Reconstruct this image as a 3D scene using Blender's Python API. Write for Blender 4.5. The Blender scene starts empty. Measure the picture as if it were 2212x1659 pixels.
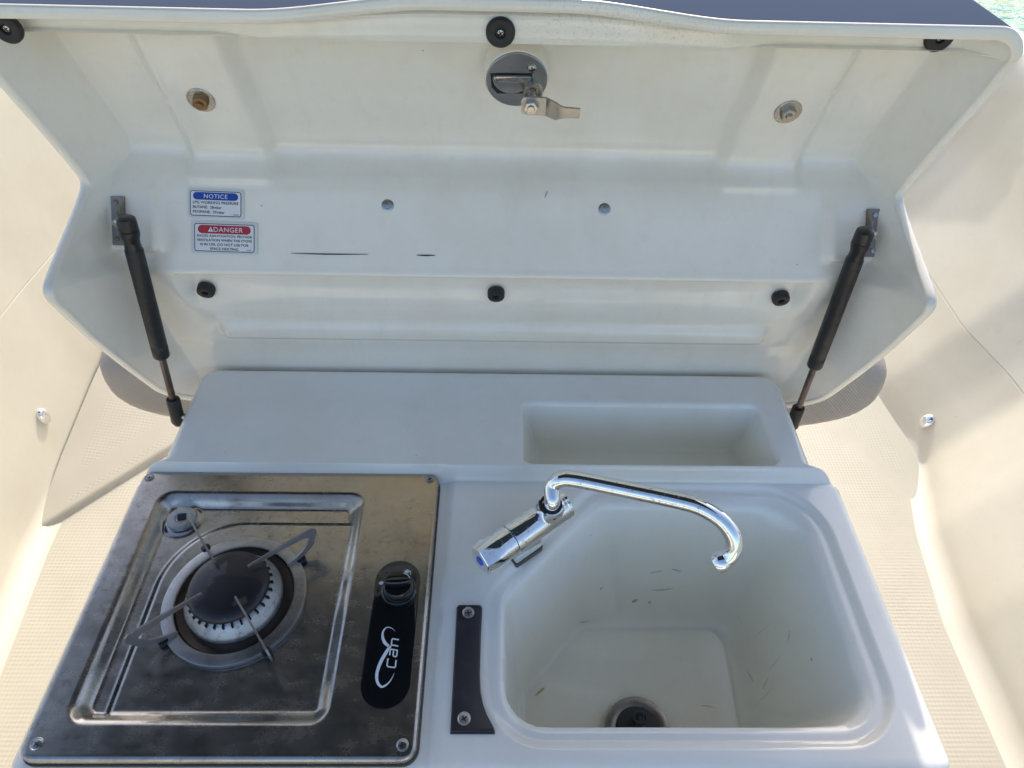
import bpy, bmesh, math, random
import numpy as np
from mathutils import Vector, Matrix
R = math.radians
random.seed(7)
S = bpy.context.scene
COL = S.collection

# ---------------------------------------------------------------- camera
cam = bpy.data.cameras.new('camera')
co = bpy.data.objects.new('camera', cam); COL.objects.link(co); S.camera = co
cam.sensor_width = 36.0; cam.lens = 36.0 * 1510 / 2212
cam.clip_start = 0.02; cam.clip_end = 3000
_r = Vector((0.99972264, -0.00619099, 0.02272271)); _u = Vector((-0.0115126, 0.71322589, 0.70083971))
_f = Vector((0.02054531, 0.70090692, -0.71295679))
co.matrix_world = Matrix(((_r.x, _u.x, -_f.x, 0), (_r.y, _u.y, -_f.y, 0), (_r.z, _u.z, -_f.z, 0.65), (0, 0, 0, 1)))

# ---------------------------------------------------------------- sky, sun, exposure
SUN = Vector((0.20, 1.42, 1.0)).normalized()          # towards the sun: behind the open lid, a little to the right
w = bpy.data.worlds.new('World'); S.world = w; w.use_nodes = True
nt = w.node_tree; bg = nt.nodes['Background']
sky = nt.nodes.new('ShaderNodeTexSky'); sky.sky_type = 'NISHITA'; sky.sun_disc = False
sky.sun_elevation = math.asin(SUN.z); sky.sun_rotation = math.atan2(SUN.x, SUN.y)
sky.dust_density = 3.0; sky.air_density = 1.0; sky.ozone_density = 0.6
nt.links.new(sky.outputs[0], bg.inputs[0]); bg.inputs[1].default_value = 0.15
sl = bpy.data.lights.new('sun', 'SUN'); sl.energy = 2.15; sl.angle = R(0.9); sl.color = (1.0, 0.95, 0.87)
so = bpy.data.objects.new('sun', sl); COL.objects.link(so)
so.rotation_euler = (-SUN).to_track_quat('-Z', 'Y').to_euler()
vs = S.view_settings; vs.view_transform = 'Standard'; vs.look = 'None'; vs.gamma = 1.0; vs.exposure = 1.0; vs.use_curve_mapping = False
S.render.engine = 'CYCLES'; S.cycles.max_bounces = 14; S.cycles.diffuse_bounces = 7

# ---------------------------------------------------------------- materials
def mat(name, col=(0.8, 0.8, 0.8), rough=0.5, metal=0.0, coat=0.0, spec=0.5):
    m = bpy.data.materials.new(name); m.use_nodes = True
    b = m.node_tree.nodes['Principled BSDF']
    b.inputs['Base Color'].default_value = (*col, 1); b.inputs['Roughness'].default_value = rough
    b.inputs['Metallic'].default_value = metal; b.inputs['Coat Weight'].default_value = coat
    b.inputs['Specular IOR Level'].default_value = spec
    m['b'] = 1
    return m
class N:
    """small node-graph helper"""
    def __init__(s, m): s.t = m.node_tree; s.b = s.t.nodes['Principled BSDF']; s.tc = s.t.nodes.new('ShaderNodeTexCoord')
    def n(s, typ, **k):
        x = s.t.nodes.new(typ)
        for a, v in k.items(): setattr(x, a, v)
        return x
    def l(s, a, b): s.t.links.new(a, b)
    def noise(s, scale, detail=4, rough=0.55, vec=None, stretch=None):
        x = s.n('ShaderNodeTexNoise'); x.inputs['Scale'].default_value = scale
        x.inputs['Detail'].default_value = detail; x.inputs['Roughness'].default_value = rough
        v = vec or s.tc.outputs['Object']
        if stretch:
            mp = s.n('ShaderNodeMapping'); mp.inputs['Scale'].default_value = stretch; s.l(v, mp.inputs[0]); v = mp.outputs[0]
        s.l(v, x.inputs['Vector']); return x.outputs['Fac']
    def ramp(s, fac, stops):
        x = s.n('ShaderNodeValToRGB'); e = x.color_ramp.elements
        while len(e) < len(stops): e.new(0.5)
        for k, (p, c) in enumerate(stops):
            e[k].position = p; e[k].color = (c, c, c, 1) if isinstance(c, (int, float)) else (*c, 1)
        s.l(fac, x.inputs[0]); return x.outputs[0]
    def mix(s, fac, a, b, typ='MIX'):
        x = s.n('ShaderNodeMix', data_type='RGBA', blend_type=typ)
        for i, v in ((0, fac), (6, a), (7, b)):
            if isinstance(v, (int, float)): x.inputs[i].default_value = v
            elif isinstance(v, tuple): x.inputs[i].default_value = (*v, 1)
            else: s.l(v, x.inputs[i])
        return x.outputs[2]
    def math(s, op, a, b=0.0, c=0.0):
        x = s.n('ShaderNodeMath', operation=op)
        for i, v in enumerate((a, b, c)):
            if isinstance(v, (int, float)): x.inputs[i].default_value = v
            else: s.l(v, x.inputs[i])
        return x.outputs[0]
    def bump(s, h, dist, strength=1.0, normal=None):
        x = s.n('ShaderNodeBump'); x.inputs['Distance'].default_value = dist; x.inputs['Strength'].default_value = strength
        s.l(h, x.inputs['Height'])
        if normal: s.l(normal, x.inputs['Normal'])
        s.l(x.outputs[0], s.b.inputs['Normal']); return x.outputs[0]

def gelcoat(name, col, dirt, specks=True, rough=0.13):
    m = mat(name, col, rough, coat=0.4); g = N(m)
    g.b.inputs['Coat Roughness'].default_value = 0.07
    big = g.noise(7, 5, 0.6); c = g.mix(g.ramp(big, ((0.42, 0.0), (0.75, 0.55))), col, dirt)
    fine = g.noise(60, 3, 0.7); c = g.mix(g.ramp(fine, ((0.55, 0.0), (0.8, 0.30))), c, dirt)
    if specks:
        v = g.n('ShaderNodeTexVoronoi'); v.inputs['Scale'].default_value = 55; v.inputs['Randomness'].default_value = 1
        g.l(g.tc.outputs['Object'], v.inputs['Vector'])
        d = g.ramp(v.outputs['Distance'], ((0.030, 1.0), (0.048, 0.0)))
        pick = g.ramp(g.n('ShaderNodeSeparateColor').outputs[0], ((0.9, 0.0), (0.91, 1.0)))
        sc = [x for x in g.t.nodes if x.bl_idname == 'ShaderNodeSeparateColor'][0]; g.l(v.outputs['Color'], sc.inputs[0])
        c = g.mix(g.math('MULTIPLY', g.math('MULTIPLY', d, pick), 0.75), c, (0.10, 0.085, 0.07))
    g.l(c, g.b.inputs['Base Color'])
    g.l(g.ramp(big, ((0.3, rough * 0.8), (0.8, rough * 1.7))), g.b.inputs['Roughness'])
    g.bump(g.noise(22, 2), 0.0005, 0.25)
    return m

M_WHITE = gelcoat('white_gelcoat', (0.84, 0.82, 0.775), (0.73, 0.68, 0.57))
_g = N(M_WHITE); _at = _g.n('ShaderNodeAttribute'); _at.attribute_name = 'stain'; _src = _g.b.inputs['Base Color'].links[0].from_socket
_g.l(_g.mix(_at.outputs['Fac'], _src, _g.mix(1.0, _src, (1.0, 0.955, 0.82), 'MULTIPLY')), _g.b.inputs['Base Color'])
M_LID = gelcoat('lid_gelcoat', (0.87, 0.81, 0.71), (0.75, 0.66, 0.52))
_g = N(M_LID); _src = _g.b.inputs['Base Color'].links[0].from_socket      # rust-brown speckling along the top ledge, grime runs below it
_sx = _g.n('ShaderNodeSeparateXYZ'); _g.l(_g.tc.outputs['Object'], _sx.inputs[0])
_zone = _g.math('MULTIPLY', _g.ramp(_sx.outputs[2], ((0.424, 0.0), (0.432, 1.0))), _g.ramp(_g.math('ABSOLUTE', _g.math('SUBTRACT', _sx.outputs[0], 0.11)), ((0.05, 1.0), (0.13, 0.0))))
_sp = _g.ramp(_g.noise(420, 3, 0.6), ((0.55, 0.0), (0.66, 1.0)))
_src2 = _g.mix(_g.math('MULTIPLY', _g.math('MULTIPLY', _zone, _sp), 0.26), _src, (0.40, 0.28, 0.16))
_run = _g.math('MULTIPLY', _g.ramp(_g.noise(14, 6, 0.7, stretch=(2.0, 1.0, 0.6)), ((0.52, 0.0), (0.78, 0.30))), _g.ramp(_g.noise(5, 3), ((0.42, 0.0), (0.62, 1.0))))
_g.l(_g.mix(_run, _src2, (0.62, 0.55, 0.42)), _g.b.inputs['Base Color'])
M_CREAM = gelcoat('cream_gelcoat', (0.63, 0.59, 0.49), (0.55, 0.50, 0.39), specks=False, rough=0.34)
M_PAINT = mat('blue_grey_vinyl', (0.072, 0.094, 0.145), 0.8, spec=0.0)

def nonslip():
    m = mat('cream_nonslip', (0.46, 0.43, 0.355), 0.5); g = N(m)
    mp = g.n('ShaderNodeMapping'); mp.inputs['Rotation'].default_value = (0, 0, R(45)); g.l(g.tc.outputs['Object'], mp.inputs[0])
    sx = g.n('ShaderNodeSeparateXYZ'); g.l(mp.outputs[0], sx.inputs[0])
    k = 2 * math.pi / 0.0105
    a = g.math('SINE', g.math('MULTIPLY', sx.outputs[0], k)); b = g.math('SINE', g.math('MULTIPLY', sx.outputs[1], k))
    h = g.math('MULTIPLY', a, b)
    at = g.n('ShaderNodeAttribute'); at.attribute_name = 'grip'
    h = g.math('MULTIPLY', h, at.outputs['Fac'])
    c = g.mix(g.ramp(g.noise(9, 5, 0.6), ((0.4, 0.0), (0.8, 0.5))), (0.46, 0.43, 0.355), (0.38, 0.345, 0.275))
    low = g.ramp(h, ((0.0, 1.0), (0.001, 1.0), (0.25, 0.0)))
    g.l(c, g.b.inputs['Base Color'])
    h = g.math('MULTIPLY', h, g.ramp(g.noise(6, 4, 0.6), ((0.3, 0.45), (0.7, 1.0)))); g.bump(h, 0.0012, 0.24)
    return m
M_GRIP = nonslip()

def steel(name, base, stain, rough=(0.22, 0.42), spots=0.5):
    m = mat(name, base, 0.3, 1.0); g = N(m)
    big = g.noise(14, 6, 0.62); fine = g.noise(110, 5, 0.72)
    c = g.mix(g.ramp(big, ((0.35, 0.0), (0.7, 0.8))), base, stain)
    c = g.mix(g.ramp(fine, ((0.52, 0.0), (0.75, spots))), c, tuple(0.45 * x for x in stain))
    g.l(c, g.b.inputs['Base Color'])
    g.l(g.ramp(g.noise(46, 5, 0.65, stretch=(0.75, 1.35, 1.0)), ((0.25, rough[0]), (0.75, rough[1]))), g.b.inputs['Roughness'])
    g.bump(g.noise(22, 3), 0.0004, 0.25)
    return m
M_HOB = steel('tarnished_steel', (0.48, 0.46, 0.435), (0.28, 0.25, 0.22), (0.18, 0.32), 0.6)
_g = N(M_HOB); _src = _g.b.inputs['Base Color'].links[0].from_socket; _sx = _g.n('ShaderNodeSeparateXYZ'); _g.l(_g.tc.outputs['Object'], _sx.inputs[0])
_m = _g.math('ADD', _g.math('ADD', _sx.outputs[1], _g.math('MULTIPLY', _sx.outputs[0], 0.4)), _g.math('MULTIPLY', _g.noise(20, 5, 0.6), 0.16))      # browner towards the back right corner
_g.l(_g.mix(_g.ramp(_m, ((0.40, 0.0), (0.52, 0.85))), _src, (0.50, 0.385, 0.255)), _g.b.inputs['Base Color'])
M_RING = steel('burner_ring_steel', (0.50, 0.485, 0.475), (0.33, 0.31, 0.29), (0.30, 0.45))
M_SUPP = steel('pan_support_steel', (0.44, 0.42, 0.41), (0.27, 0.21, 0.19), (0.24, 0.40), 0.4); M_SUPP.node_tree.nodes['Principled BSDF'].inputs['Metallic'].default_value = 0.75
M_BOWL = steel('burnt_steel', (0.10, 0.085, 0.075), (0.05, 0.035, 0.028), (0.25, 0.4))
M_ALU = steel('pitted_aluminium', (0.54, 0.54, 0.55), (0.27, 0.27, 0.28), (0.42, 0.62), 0.95)
M_SS = steel('stainless', (0.55, 0.53, 0.50), (0.36, 0.32, 0.27), (0.18, 0.34), 0.3)
M_LATCH = steel('latch_metal', (0.42, 0.42, 0.42), (0.30, 0.29, 0.27), (0.25, 0.4), 0.3)
M_RUST = steel('rusty_bolt', (0.38, 0.25, 0.13), (0.16, 0.09, 0.045), (0.35, 0.55), 0.6)
M_ROD = steel('rusty_rod', (0.20, 0.175, 0.16), (0.10, 0.05, 0.03), (0.2, 0.45), 0.6)
M_BRKT = steel('bracket_steel', (0.34, 0.31, 0.27), (0.20, 0.14, 0.09), (0.3, 0.5), 0.6)

def chrome():
    m = mat('pitted_chrome', (0.86, 0.87, 0.88), 0.06, 1.0); g = N(m)
    pit = g.ramp(g.noise(260, 4, 0.75), ((0.575, 0.0), (0.65, 0.9)))
    zone = g.ramp(g.noise(34, 3, 0.6), ((0.42, 0.0), (0.56, 1.0)))
    f = g.math('MULTIPLY', pit, zone)
    g.l(g.mix(f, (0.86, 0.87, 0.88), (0.28, 0.27, 0.26)), g.b.inputs['Base Color'])
    g.l(g.ramp(f, ((0.0, 0.055), (1.0, 0.45))), g.b.inputs['Roughness'])
    return m
M_CHROME = chrome()
M_CAP = mat('black_enamel', (0.016, 0.014, 0.018), 0.32, 0.2, coat=0.3)
_g = N(M_CAP); _f1 = _g.ramp(_g.noise(75, 3, 0.5), ((0.62, 0.0), (0.70, 1.0)))
_g.l(_g.mix(_f1, (0.016, 0.014, 0.018), (0.075, 0.062, 0.06)), _g.b.inputs['Base Color'])
_g.l(_g.ramp(_g.noise(30, 4), ((0.3, 0.36), (0.7, 0.58))), _g.b.inputs['Roughness'])
M_BLACK = mat('black_plastic', (0.010, 0.010, 0.011), 0.32)
M_GLOSS = mat('black_gloss', (0.006, 0.006, 0.007), 0.09, coat=0.5)
M_RUBBER = mat('black_rubber', (0.018, 0.017, 0.017), 0.55)
M_STRUT = mat('strut_black', (0.014, 0.013, 0.014), 0.40)
_g = N(M_STRUT); _g.l(_g.ramp(_g.noise(90, 4, 0.7), ((0.3, 0.30), (0.75, 0.62))), _g.b.inputs['Roughness'])
_g.l(_g.mix(_g.ramp(_g.noise(120, 3), ((0.6, 0.0), (0.8, 0.5))), (0.014, 0.013, 0.014), (0.06, 0.055, 0.05)), _g.b.inputs['Base Color'])
M_PLATE = mat('black_laminate', (0.018, 0.018, 0.026), 0.38)
_g = N(M_PLATE); _g.l(_g.mix(_g.ramp(_g.noise(40, 4), ((0.55, 0.0), (0.8, 0.5))), (0.018, 0.018, 0.026), (0.07, 0.07, 0.085)), _g.b.inputs['Base Color'])
M_DARK = mat('dark_recess', (0.012, 0.011, 0.010), 0.7)
M_PRINTW = mat('white_print', (0.72, 0.78, 0.82), 0.4)
M_PRINTK = mat('black_print', (0.02, 0.02, 0.03), 0.45)
M_PRINTB = mat('blue_print', (0.012, 0.055, 0.33), 0.4)
M_PRINTR = mat('red_print', (0.42, 0.022, 0.035), 0.4)
M_STICK = mat('white_vinyl', (0.76, 0.75, 0.75), 0.4)
M_STICKB = mat('clear_vinyl_border', (0.66, 0.66, 0.65), 0.28)
M_BLUECAP = mat('blue_plastic', (0.01, 0.07, 0.55), 0.3)
M_SEAL = mat('grimy_sealant', (0.10, 0.085, 0.065), 0.7)
M_CRACK = mat('rust_crack', (0.09, 0.05, 0.02), 0.8)
M_SCUFF = mat('grey_scuff', (0.42, 0.41, 0.37), 0.5)
M_STAIN = mat('brown_stain', (0.48, 0.38, 0.22), 0.5)
def fabric():
    m = mat('ribbed_vinyl', (0.40, 0.36, 0.31), 0.55); g = N(m)
    wv = g.n('ShaderNodeTexWave'); wv.inputs['Scale'].default_value = 130; wv.bands_direction = 'DIAGONAL'
    g.l(g.tc.outputs['Object'], wv.inputs['Vector'])
    g.l(g.mix(wv.outputs['Fac'], (0.34, 0.30, 0.265), (0.41, 0.365, 0.32)), g.b.inputs['Base Color'])
    g.bump(wv.outputs['Fac'], 0.0007, 0.6)
    return m
M_FABRIC = fabric()
M_CANVAS = mat('navy_canvas', (0.018, 0.026, 0.052), 0.85)

# ---------------------------------------------------------------- mesh helpers
def link(name, me, m, parent=None, sharp=38):
    me.materials.clear()
    for x in (m if isinstance(m, (list, tuple)) else [m]): me.materials.append(x)
    bm = bmesh.new(); bm.from_mesh(me)
    for f in bm.faces: f.smooth = True
    lim = R(sharp)
    for e in bm.edges:
        if len(e.link_faces) == 2: e.smooth = e.calc_face_angle(0) < lim
    bm.to_mesh(me); bm.free()
    o = bpy.data.objects.new(name, me); COL.objects.link(o)
    if parent: o.parent = parent
    return o
def mesh(verts, faces, name='mesh', fix=True):
    me = bpy.data.meshes.new(name); me.from_pydata([tuple(map(float, v)) for v in verts], [], [list(map(int, f)) for f in faces])
    if fix:
        bm = bmesh.new(); bm.from_mesh(me); bmesh.ops.recalc_face_normals(bm, faces=bm.faces); bm.to_mesh(me); bm.free()
    me.update(); return me
def join(parts):
    V, F = [], []
    for v, f in parts:
        k = len(V); V += [tuple(p) for p in v]; F += [[i + k for i in q] for q in f]
    return V, F
def frame(o, z, x=(1, 0, 0)):
    z = Vector(z).normalized(); x = Vector(x); x = (x - z * x.dot(z)).normalized(); y = z.cross(x)
    return Matrix(((x.x, y.x, z.x, o[0]), (x.y, y.y, z.y, o[1]), (x.z, y.z, z.z, o[2]), (0, 0, 0, 1)))
def tf(vf, M): return [tuple(M @ Vector(p)) for p in vf[0]], vf[1]
def lathe(prof, n=32, M=None, closed=False):
    """profile of (r, z); caps where r = 0"""
    V, F, rings = [], [], []
    for r, z in prof:
        if r < 1e-7: rings.append([len(V)]); V.append((0, 0, z))
        else:
            rings.append(list(range(len(V), len(V) + n)))
            V += [(r * math.cos(2 * math.pi * i / n), r * math.sin(2 * math.pi * i / n), z) for i in range(n)]
    pairs = list(zip(rings, rings[1:])) + ([(rings[-1], rings[0])] if closed else [])
    for a, b in pairs:
        for i in range(n):
            j = (i + 1) % n
            if len(a) == 1 and len(b) == 1: continue
            if len(a) == 1: F.append((a[0], b[i], b[j]))
            elif len(b) == 1: F.append((a[i], a[j], b[0]))
            else: F.append((a[i], a[j], b[j], b[i]))
    vf = (V, F); return tf(vf, M) if M else vf
def spline(pts, n=8):
    """Catmull-Rom through the points"""
    P = [Vector(p) for p in pts]; P = [P[0] * 2 - P[1]] + P + [P[-1] * 2 - P[-2]]; out = []
    for i in range(1, len(P) - 2):
        a, b, c, d = P[i - 1:i + 3]
        for k in range(n):
            t = k / n
            out.append(0.5 * ((2 * b) + (c - a) * t + (2 * a - 5 * b + 4 * c - d) * t * t + (3 * b - a - 3 * c + d) * t ** 3))
    out.append(P[-2]); return out
def tube(path, rad, n=20, cap=True):
    P = [Vector(p) for p in path]; rr = rad if isinstance(rad, (list, tuple)) else [rad] * len(P)
    V, F = [], []; up = Vector((0, 0, 1)); x = None
    for i, p in enumerate(P):
        t = (P[min(i + 1, len(P) - 1)] - P[max(i - 1, 0)]).normalized()
        if x is None:
            x = t.cross(up); x = x if x.length > 0.05 else t.cross(Vector((1, 0, 0)))
        x = (x - t * x.dot(t)).normalized(); y = t.cross(x)
        V += [tuple(p + (x * math.cos(2 * math.pi * k / n) + y * math.sin(2 * math.pi * k / n)) * rr[i]) for k in range(n)]
    for i in range(len(P) - 1):
        for k in range(n):
            j = (k + 1) % n; F.append((i * n + k, i * n + j, (i + 1) * n + j, (i + 1) * n + k))
    if cap: F.append(list(range(n))[::-1]); F.append(list(range((len(P) - 1) * n, len(P) * n)))
    return V, F
def prism(outline, z0, z1, M=None, bev=0.0):
    """extruded outline, the top edge chamfered by bev"""
    n = len(outline); ring = [(x, y) for x, y in outline]
    def off(d):
        out = []
        for i in range(n):
            a, b, c = Vector(ring[i - 1]), Vector(ring[i]), Vector(ring[(i + 1) % n])
            t = ((b - a).normalized() + (c - b).normalized()); t = t.normalized() if t.length > 1e-6 else Vector((1, 0))
            out.append((b.x - t.y * d, b.y + t.x * d))
        return out
    area = sum(ring[i - 1][0] * ring[i][1] - ring[i][0] * ring[i - 1][1] for i in range(n))
    if area < 0: ring.reverse()
    layers = [(ring, z0), (ring, z1 - bev)] + ([(off(bev * 0.35), z1 - bev * 0.35), (off(bev), z1)] if bev else [])
    V, F = [], []
    for r, z in layers: V += [(x, y, z) for x, y in r]
    for l in range(len(layers) - 1):
        for i in range(n):
            j = (i + 1) % n; F.append((l * n + i, l * n + j, (l + 1) * n + j, (l + 1) * n + i))
    F.append(list(range(n))[::-1]); F.append([(len(layers) - 1) * n + i for i in range(n)])
    vf = (V, F); return tf(vf, M) if M else vf
def rrect(x0, x1, y0, y1, r, n=6):
    out = []
    for cx, cy, a in ((x1 - r, y0 + r, -90), (x1 - r, y1 - r, 0), (x0 + r, y1 - r, 90), (x0 + r, y0 + r, 180)):
        out += [(cx + r * math.cos(R(a + 90 * k / n)), cy + r * math.sin(R(a + 90 * k / n))) for k in range(n + 1)]
    return out
def add(name, vf, m, parent=None, sharp=38): return link(name, mesh(*vf, name), m, parent, sharp)
def empty(name, loc, label, cat, group=None):
    o = bpy.data.objects.new(name, None); COL.objects.link(o); o.location = loc; o.empty_display_size = 0.02
    o['label'] = label; o['category'] = cat
    if group: o['group'] = group
    return o
def tag(o, label, cat, group=None):
    o['label'] = label; o['category'] = cat
    if group: o['group'] = group
    return o
def adopt(parent):
    """children were modelled in world space: cancel the parent's offset"""
    bpy.context.view_layer.update()
    for c in parent.children: c.matrix_parent_inverse = Matrix.Translation(-parent.location)
def sst(x, a, b):
    t = np.clip((np.asarray(x, float) - a) / (b - a), 0, 1); return t * t * (3 - 2 * t)
def sd_rrect(X, Y, x0, x1, y0, y1, r):
    """positive inside"""
    qx = np.abs(X - (x0 + x1) / 2) - (x1 - x0) / 2 + r; qy = np.abs(Y - (y0 + y1) / 2) - (y1 - y0) / 2 + r
    return -(np.hypot(np.maximum(qx, 0), np.maximum(qy, 0)) + np.minimum(np.maximum(qx, qy), 0) - r)
def sd_poly(X, Y, pts):
    """signed distance to polygon, positive inside"""
    d = np.full(np.shape(X), 1e9); ins = np.zeros(np.shape(X), bool); n = len(pts)
    for i in range(n):
        ax, ay = pts[i - 1]; bx, by = pts[i]; ex, ey = bx - ax, by - ay
        t = np.clip(((X - ax) * ex + (Y - ay) * ey) / (ex * ex + ey * ey), 0, 1)
        d = np.minimum(d, np.hypot(X - ax - t * ex, Y - ay - t * ey))
        c = ((ay > Y) != (by > Y)) & (X < (bx - ax) * (Y - ay) / (by - ay + 1e-12) + ax); ins ^= c
    return np.where(ins, d, -d)
def roundpoly(pts, rs, n=7):
    out = []; m = len(pts)
    for i in range(m):
        a, b, c = Vector(pts[i - 1]), Vector(pts[i]), Vector(pts[(i + 1) % m]); r = rs[i]
        u, v = (a - b).normalized(), (c - b).normalized(); ang = u.angle(v); t = r / math.tan(ang / 2)
        p0, p2 = b + u * t, b + v * t; bis = (u + v).normalized(); ce = b + bis * (r / math.sin(ang / 2))
        a0 = math.atan2(*(p0 - ce).yx); a1 = math.atan2(*(p2 - ce).yx); da = (a1 - a0 + math.pi) % (2 * math.pi) - math.pi
        out += [(ce.x + r * math.cos(a0 + da * k / n), ce.y + r * math.sin(a0 + da * k / n)) for k in range(n + 1)]
    return out
def axis_vals(lo, hi, step, edge=(0, .0006, .0016, .003, .005, .0075, .0105, .014), dense=()):
    v = [lo + e for e in edge] + [hi - e for e in edge] + list(np.arange(lo + edge[-1] + step, hi - edge[-1] - step * .4, step))
    for a, b, k in dense: v += list(np.linspace(a, b, k))
    v = np.array(sorted(v)); keep = [v[0]]
    for q in v[1:]:
        if q - keep[-1] > 3e-4: keep.append(q)
    keep[-1] = hi; return np.array(keep)
def grid_faces(nr, nc):
    i = np.arange(nr * nc).reshape(nr, nc)
    return np.stack([i[:-1, :-1], i[:-1, 1:], i[1:, 1:], i[1:, :-1]], -1).reshape(-1, 4)
def border(nr, nc):
    i = np.arange(nr * nc).reshape(nr, nc)
    return list(i[0, :]) + list(i[1:, -1]) + list(i[-1, -2::-1]) + list(i[-2:0:-1, 0])
def text(name, s, size, M, m, parent, align='LEFT', xs=1.0, bold=0.0, spacing=1.0):
    c = bpy.data.curves.new(name, 'FONT'); c.body = s; c.size = size; c.align_x = align; c.offset = bold; c.resolution_u = 3
    c.space_character = spacing
    t = bpy.data.objects.new(name, c); COL.objects.link(t); bpy.context.view_layer.update()
    me = bpy.data.meshes.new_from_object(t); bpy.data.objects.remove(t)
    me.transform(M @ Matrix.Diagonal((xs, 1, 1, 1)))
    me.materials.clear(); me.materials.append(m)
    o = bpy.data.objects.new(name, me); COL.objects.link(o)
    if parent: o.parent = parent
    return o
def structure(o): o['kind'] = 'structure'; return o

# ================================================================ the setting: cockpit moulding, water
FZ = -0.60
def wall_x(y, side):
    if side < 0: ys, xs = [-1.2, 0.2, 0.45, 0.75, 0.95, 1.15, 1.6, 2.2, 3.4], [0.89, 0.89, 0.90, 0.935, 0.945, 0.945, 0.925, 0.86, 0.60]
    else: ys, xs = [-1.2, 0.35, 0.6, 0.8, 0.98, 1.06, 1.2, 1.6, 2.2, 3.4], [0.89, 0.89, 0.895, 0.925, 0.975, 0.97, 0.945, 0.955, 0.88, 0.60]
    return float(np.interp(y, ys, xs))
ROWS = np.concatenate([np.linspace(-1.2, 0.2, 40)[:-1], np.linspace(0.2, 1.7, 230)[:-1], np.linspace(1.7, 3.4, 45)])
WX = {s: np.array([wall_x(y, s) for y in ROWS]) for s in (-1, 1)}
for s in (-1, 1):
    k = np.hanning(13); k /= k.sum(); p = np.pad(WX[s], 6, 'edge'); WX[s] = np.convolve(p, k, 'valid')
COVE = 0.042
# floor sheet, with the smooth (not gripped) borders carried as an attribute
fx = np.sign(np.linspace(-1, 1, 261)) * np.abs(np.linspace(-1, 1, 261)) ** 0.6; V = []; grip = []
for r, y in enumerate(ROWS):
    xl, xr = -WX[-1][r] + 0.004, WX[1][r] - 0.004
    for u in fx:
        x = (xl + xr) / 2 + u * (xr - xl) / 2
        e = min(x - xl, xr - x) + 0.004; k = float(sst(e, COVE + 0.002, COVE + 0.007))
        if x < 0:        # raised, ramped part of the sole with a moulded edge
            d = (x + 0.912) * -0.745 + (y - 0.80) * 0.667; z = FZ + 0.010 * float(sst(d, 0.0, 0.008)) + 0.26 * max(d, 0); k *= float(sst(abs(d - 0.052), 0.020, 0.024))
            if -0.004 < d < 0.02: k = 0.0
        else:
            d = (x - 0.806) * 0.918 + (y - 1.13) * 0.395; z = FZ + 0.13 * max(d, 0); k *= float(sst(abs(d), 0.018, 0.022))
        V.append((x, y, z)); grip.append(k)
me = mesh(V, grid_faces(len(ROWS), len(fx)), 'cockpit_floor')
at = me.attributes.new('grip', 'FLOAT', 'POINT'); at.data.foreach_set('value', grip)
structure(link('cockpit_floor', me, M_GRIP))
PROF = {}
# sides: cove, wall, seam, coaming, side deck, hull
for s, nm in ((-1, 'cockpit_side'), (1, 'cockpit_side')):
    V = []
    prof = [(-COVE + COVE * math.sin(R(a)), COVE - COVE * math.cos(R(a))) for a in range(0, 81, 10)]
    prof += [(0.0, 0.075), (0.012, 0.16), (0.022, 0.25), (0.034, 0.336), (0.0345, 0.3388), (0.0368, 0.340), (0.0345, 0.3412), (0.035, 0.344), (0.046, 0.43), (0.060, 0.53)]
    prof += [(0.068, 0.60), (0.080, 0.66), (0.098, 0.705), (0.125, 0.735), (0.16, 0.752), (0.22, 0.76), (0.36, 0.762), (0.40, 0.755), (0.425, 0.73), (0.435, 0.68), (0.43, 0.4), (0.36, -0.3)]
    if s > 0:        # this side leans outwards more
        prof = prof[:9] + [(0.012, 0.065), (0.055, 0.135), (0.112, 0.2265), (0.1128, 0.2288), (0.1155, 0.230), (0.1138, 0.2312), (0.1155, 0.2345), (0.195, 0.365), (0.240, 0.50), (0.256, 0.585), (0.268, 0.628), (0.288, 0.652), (0.318, 0.662), (0.350, 0.660), (0.374, 0.645), (0.384, 0.61), (0.386, 0.56), (0.36, 0.2), (0.2, -0.4)]
    PROF[s] = prof
    nodes = ROWS
    for r, y in enumerate(nodes):
        for dx, dz in prof:
            bul = 0
            V.append((s * (WX[s][r] + dx - bul), y, FZ + dz))
    o = add(nm, (V, grid_faces(len(nodes), len(prof))), M_CREAM, sharp=60); structure(o)
wm = mat('sea', (0.02, 0.16, 0.14), 0.12); g = N(wm); g.b.inputs['IOR'].default_value = 1.33
g.l(g.mix(g.noise(0.5, 4), (0.025, 0.20, 0.17), (0.05, 0.27, 0.23)), g.b.inputs['Base Color']); g.bump(g.noise(2.2, 5, 0.6), 0.15, 0.6)
structure(add('water', ([(-800, -800, -1.15), (800, -800, -1.15), (800, 800, -1.15), (-800, 800, -1.15)], [(0, 1, 2, 3)]), wm))

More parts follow.
